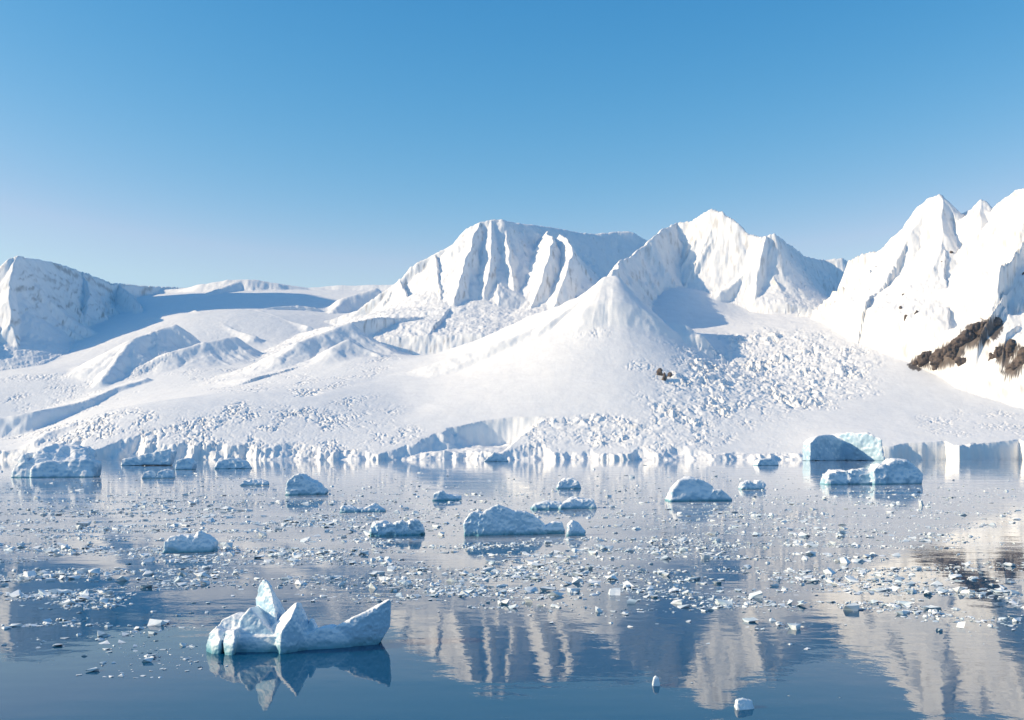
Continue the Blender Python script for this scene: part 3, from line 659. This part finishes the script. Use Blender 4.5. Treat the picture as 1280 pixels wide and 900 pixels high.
W8 = np.array([f[0] for f in FIELD], float); W8 /= W8.sum()
NB = 140000
fi = rng.choice(len(FIELD), NB, p=W8); g = rng.normal(size=(NB, 2)); FA = np.array(FIELD)
bx = FA[fi, 1] + g[:, 0] * FA[fi, 3]; by = FA[fi, 2] + g[:, 1] * FA[fi, 4]
ok = (by > 579) & (by < 842) & (bx > -160) & (bx < 1440); bx, by = bx[ok], by[ok]
Dw = F * CH / (by - HZ); xw = (bx - 640) / F * Dw
cl = fbm2(xw / 14, Dw / 9, 71, 3) + 0.6 * fbm2(xw / 60, Dw / 30, 72, 2)
ok = cl > rng.uniform(-0.18, 0.42, len(bx)); bx, by = bx[ok], by[ok]
sz = np.exp(rng.normal(-1.55, 0.8, len(bx)))
print('kept', len(bx), 'cl', cl.mean(), cl.std())
for px, py, s_ in zip(bx, by, sz):
    D = F * CH / (py - HZ)
    pieces.append((px, py, min(s_, 1.7) * F / D * (0.75 + D / 420), True))
def clear_of_bergs(px, py):
    for (a, b, c, d) in ((256,492,755,826),(578,733,650,672),(203,268,672,694),(354,408,596,621),(836,917,604,629),(1032,1154,582,608),(660,746,627,639),(460,532,656,672),(12,118,570,598)):
        if a < px < b and c < py < d: return False
    return True
pieces = [p for p in pieces if not p[3] or clear_of_bergs(p[0], p[1])]
vis = sorted([p for p in pieces if -8 < p[0] < 1288], key=lambda p: -p[2]); big = vis[:300]; bigset = set(map(id, big))
def region(px, py):
    if py > 800: return ('small white ice chunk floating on the deep blue water below the dense drift', 'ice chunks on the deep blue water') if px < 400 else ('tiny ice crumb on the open deep blue water at the lower right', 'ice crumbs on the open blue water')
    if px < 520:
        if py < 650: return ('grey white ice piece drifting in the pale far water left of centre', 'far ice pieces left of centre')
        if py < 715: return ('white lump of brash ice in the dense drift around the squarish white ice block', 'brash around the squarish ice block')
        return ('white lump of brash ice in the drift beside the large jagged foreground iceberg', 'brash beside the foreground iceberg')
    if py < 655: return ('grey white ice piece drifting in the pale far water around the domed iceberg', 'far ice pieces right of centre')
    if px < 760: return ('white lump of brash ice strewn below the long low iceberg in mid water', 'brash below the long low iceberg')
    if px < 1060: return ('small ice lump on the pale reflection of the pyramid peak', 'brash on the reflection of the pyramid peak')
    return ('small ice lump on the cream reflection of the right massif', 'brash on the reflection of the right massif')
rr = random.Random(5)
for i, (px, py, w, _) in enumerate(big):
    D = F * CH / (py - HZ); s_ = w * D / F
    o = bpy.data.objects.new('ice_chunk', PROTO[i % len(PROTO)]); COL.objects.link(o)
    o.location = ((px - 640) / F * D, D, 0); o.rotation_euler = (rr.uniform(-.2, .2), rr.uniform(-.2, .2), rr.uniform(0, 6.28))
    o.scale = (s_, s_, s_ * rr.uniform(0.7, 1.25))
    lb, gp = region(px, py); tag(o, lb, 'ice chunk', gp)
VV, FF, off = [], [], 0
for p in pieces:
    if id(p) in bigset: continue
    px, py, w, _ = p; D = F * CH / (py - HZ); s_ = w * D / F
    V, Fc = LOWP[rr.randrange(12)]; a = rr.uniform(0, 6.28); c, s0 = math.cos(a), math.sin(a)
    R = np.array([[c, -s0, 0], [s0, c, 0], [0, 0, rr.uniform(0.6, 1.2)]])
    VV.append(V @ R.T * s_ + np.array([(px - 640) / F * D, D, 0])); FF.append(Fc + off); off += len(V)
VV = np.concatenate(VV); FF = np.concatenate(FF)
me = bpy.data.meshes.new('brash_ice'); me.from_pydata(VV.tolist(), [], FF.tolist()); me.materials.append(CHUNK)
lit = bpy.data.objects.new('brash_ice', me); COL.objects.link(lit); lit['kind'] = 'stuff'
tag(lit, 'litter of small broken ice floating all over the middle of the water', 'brash ice')
print('pieces', len(pieces))
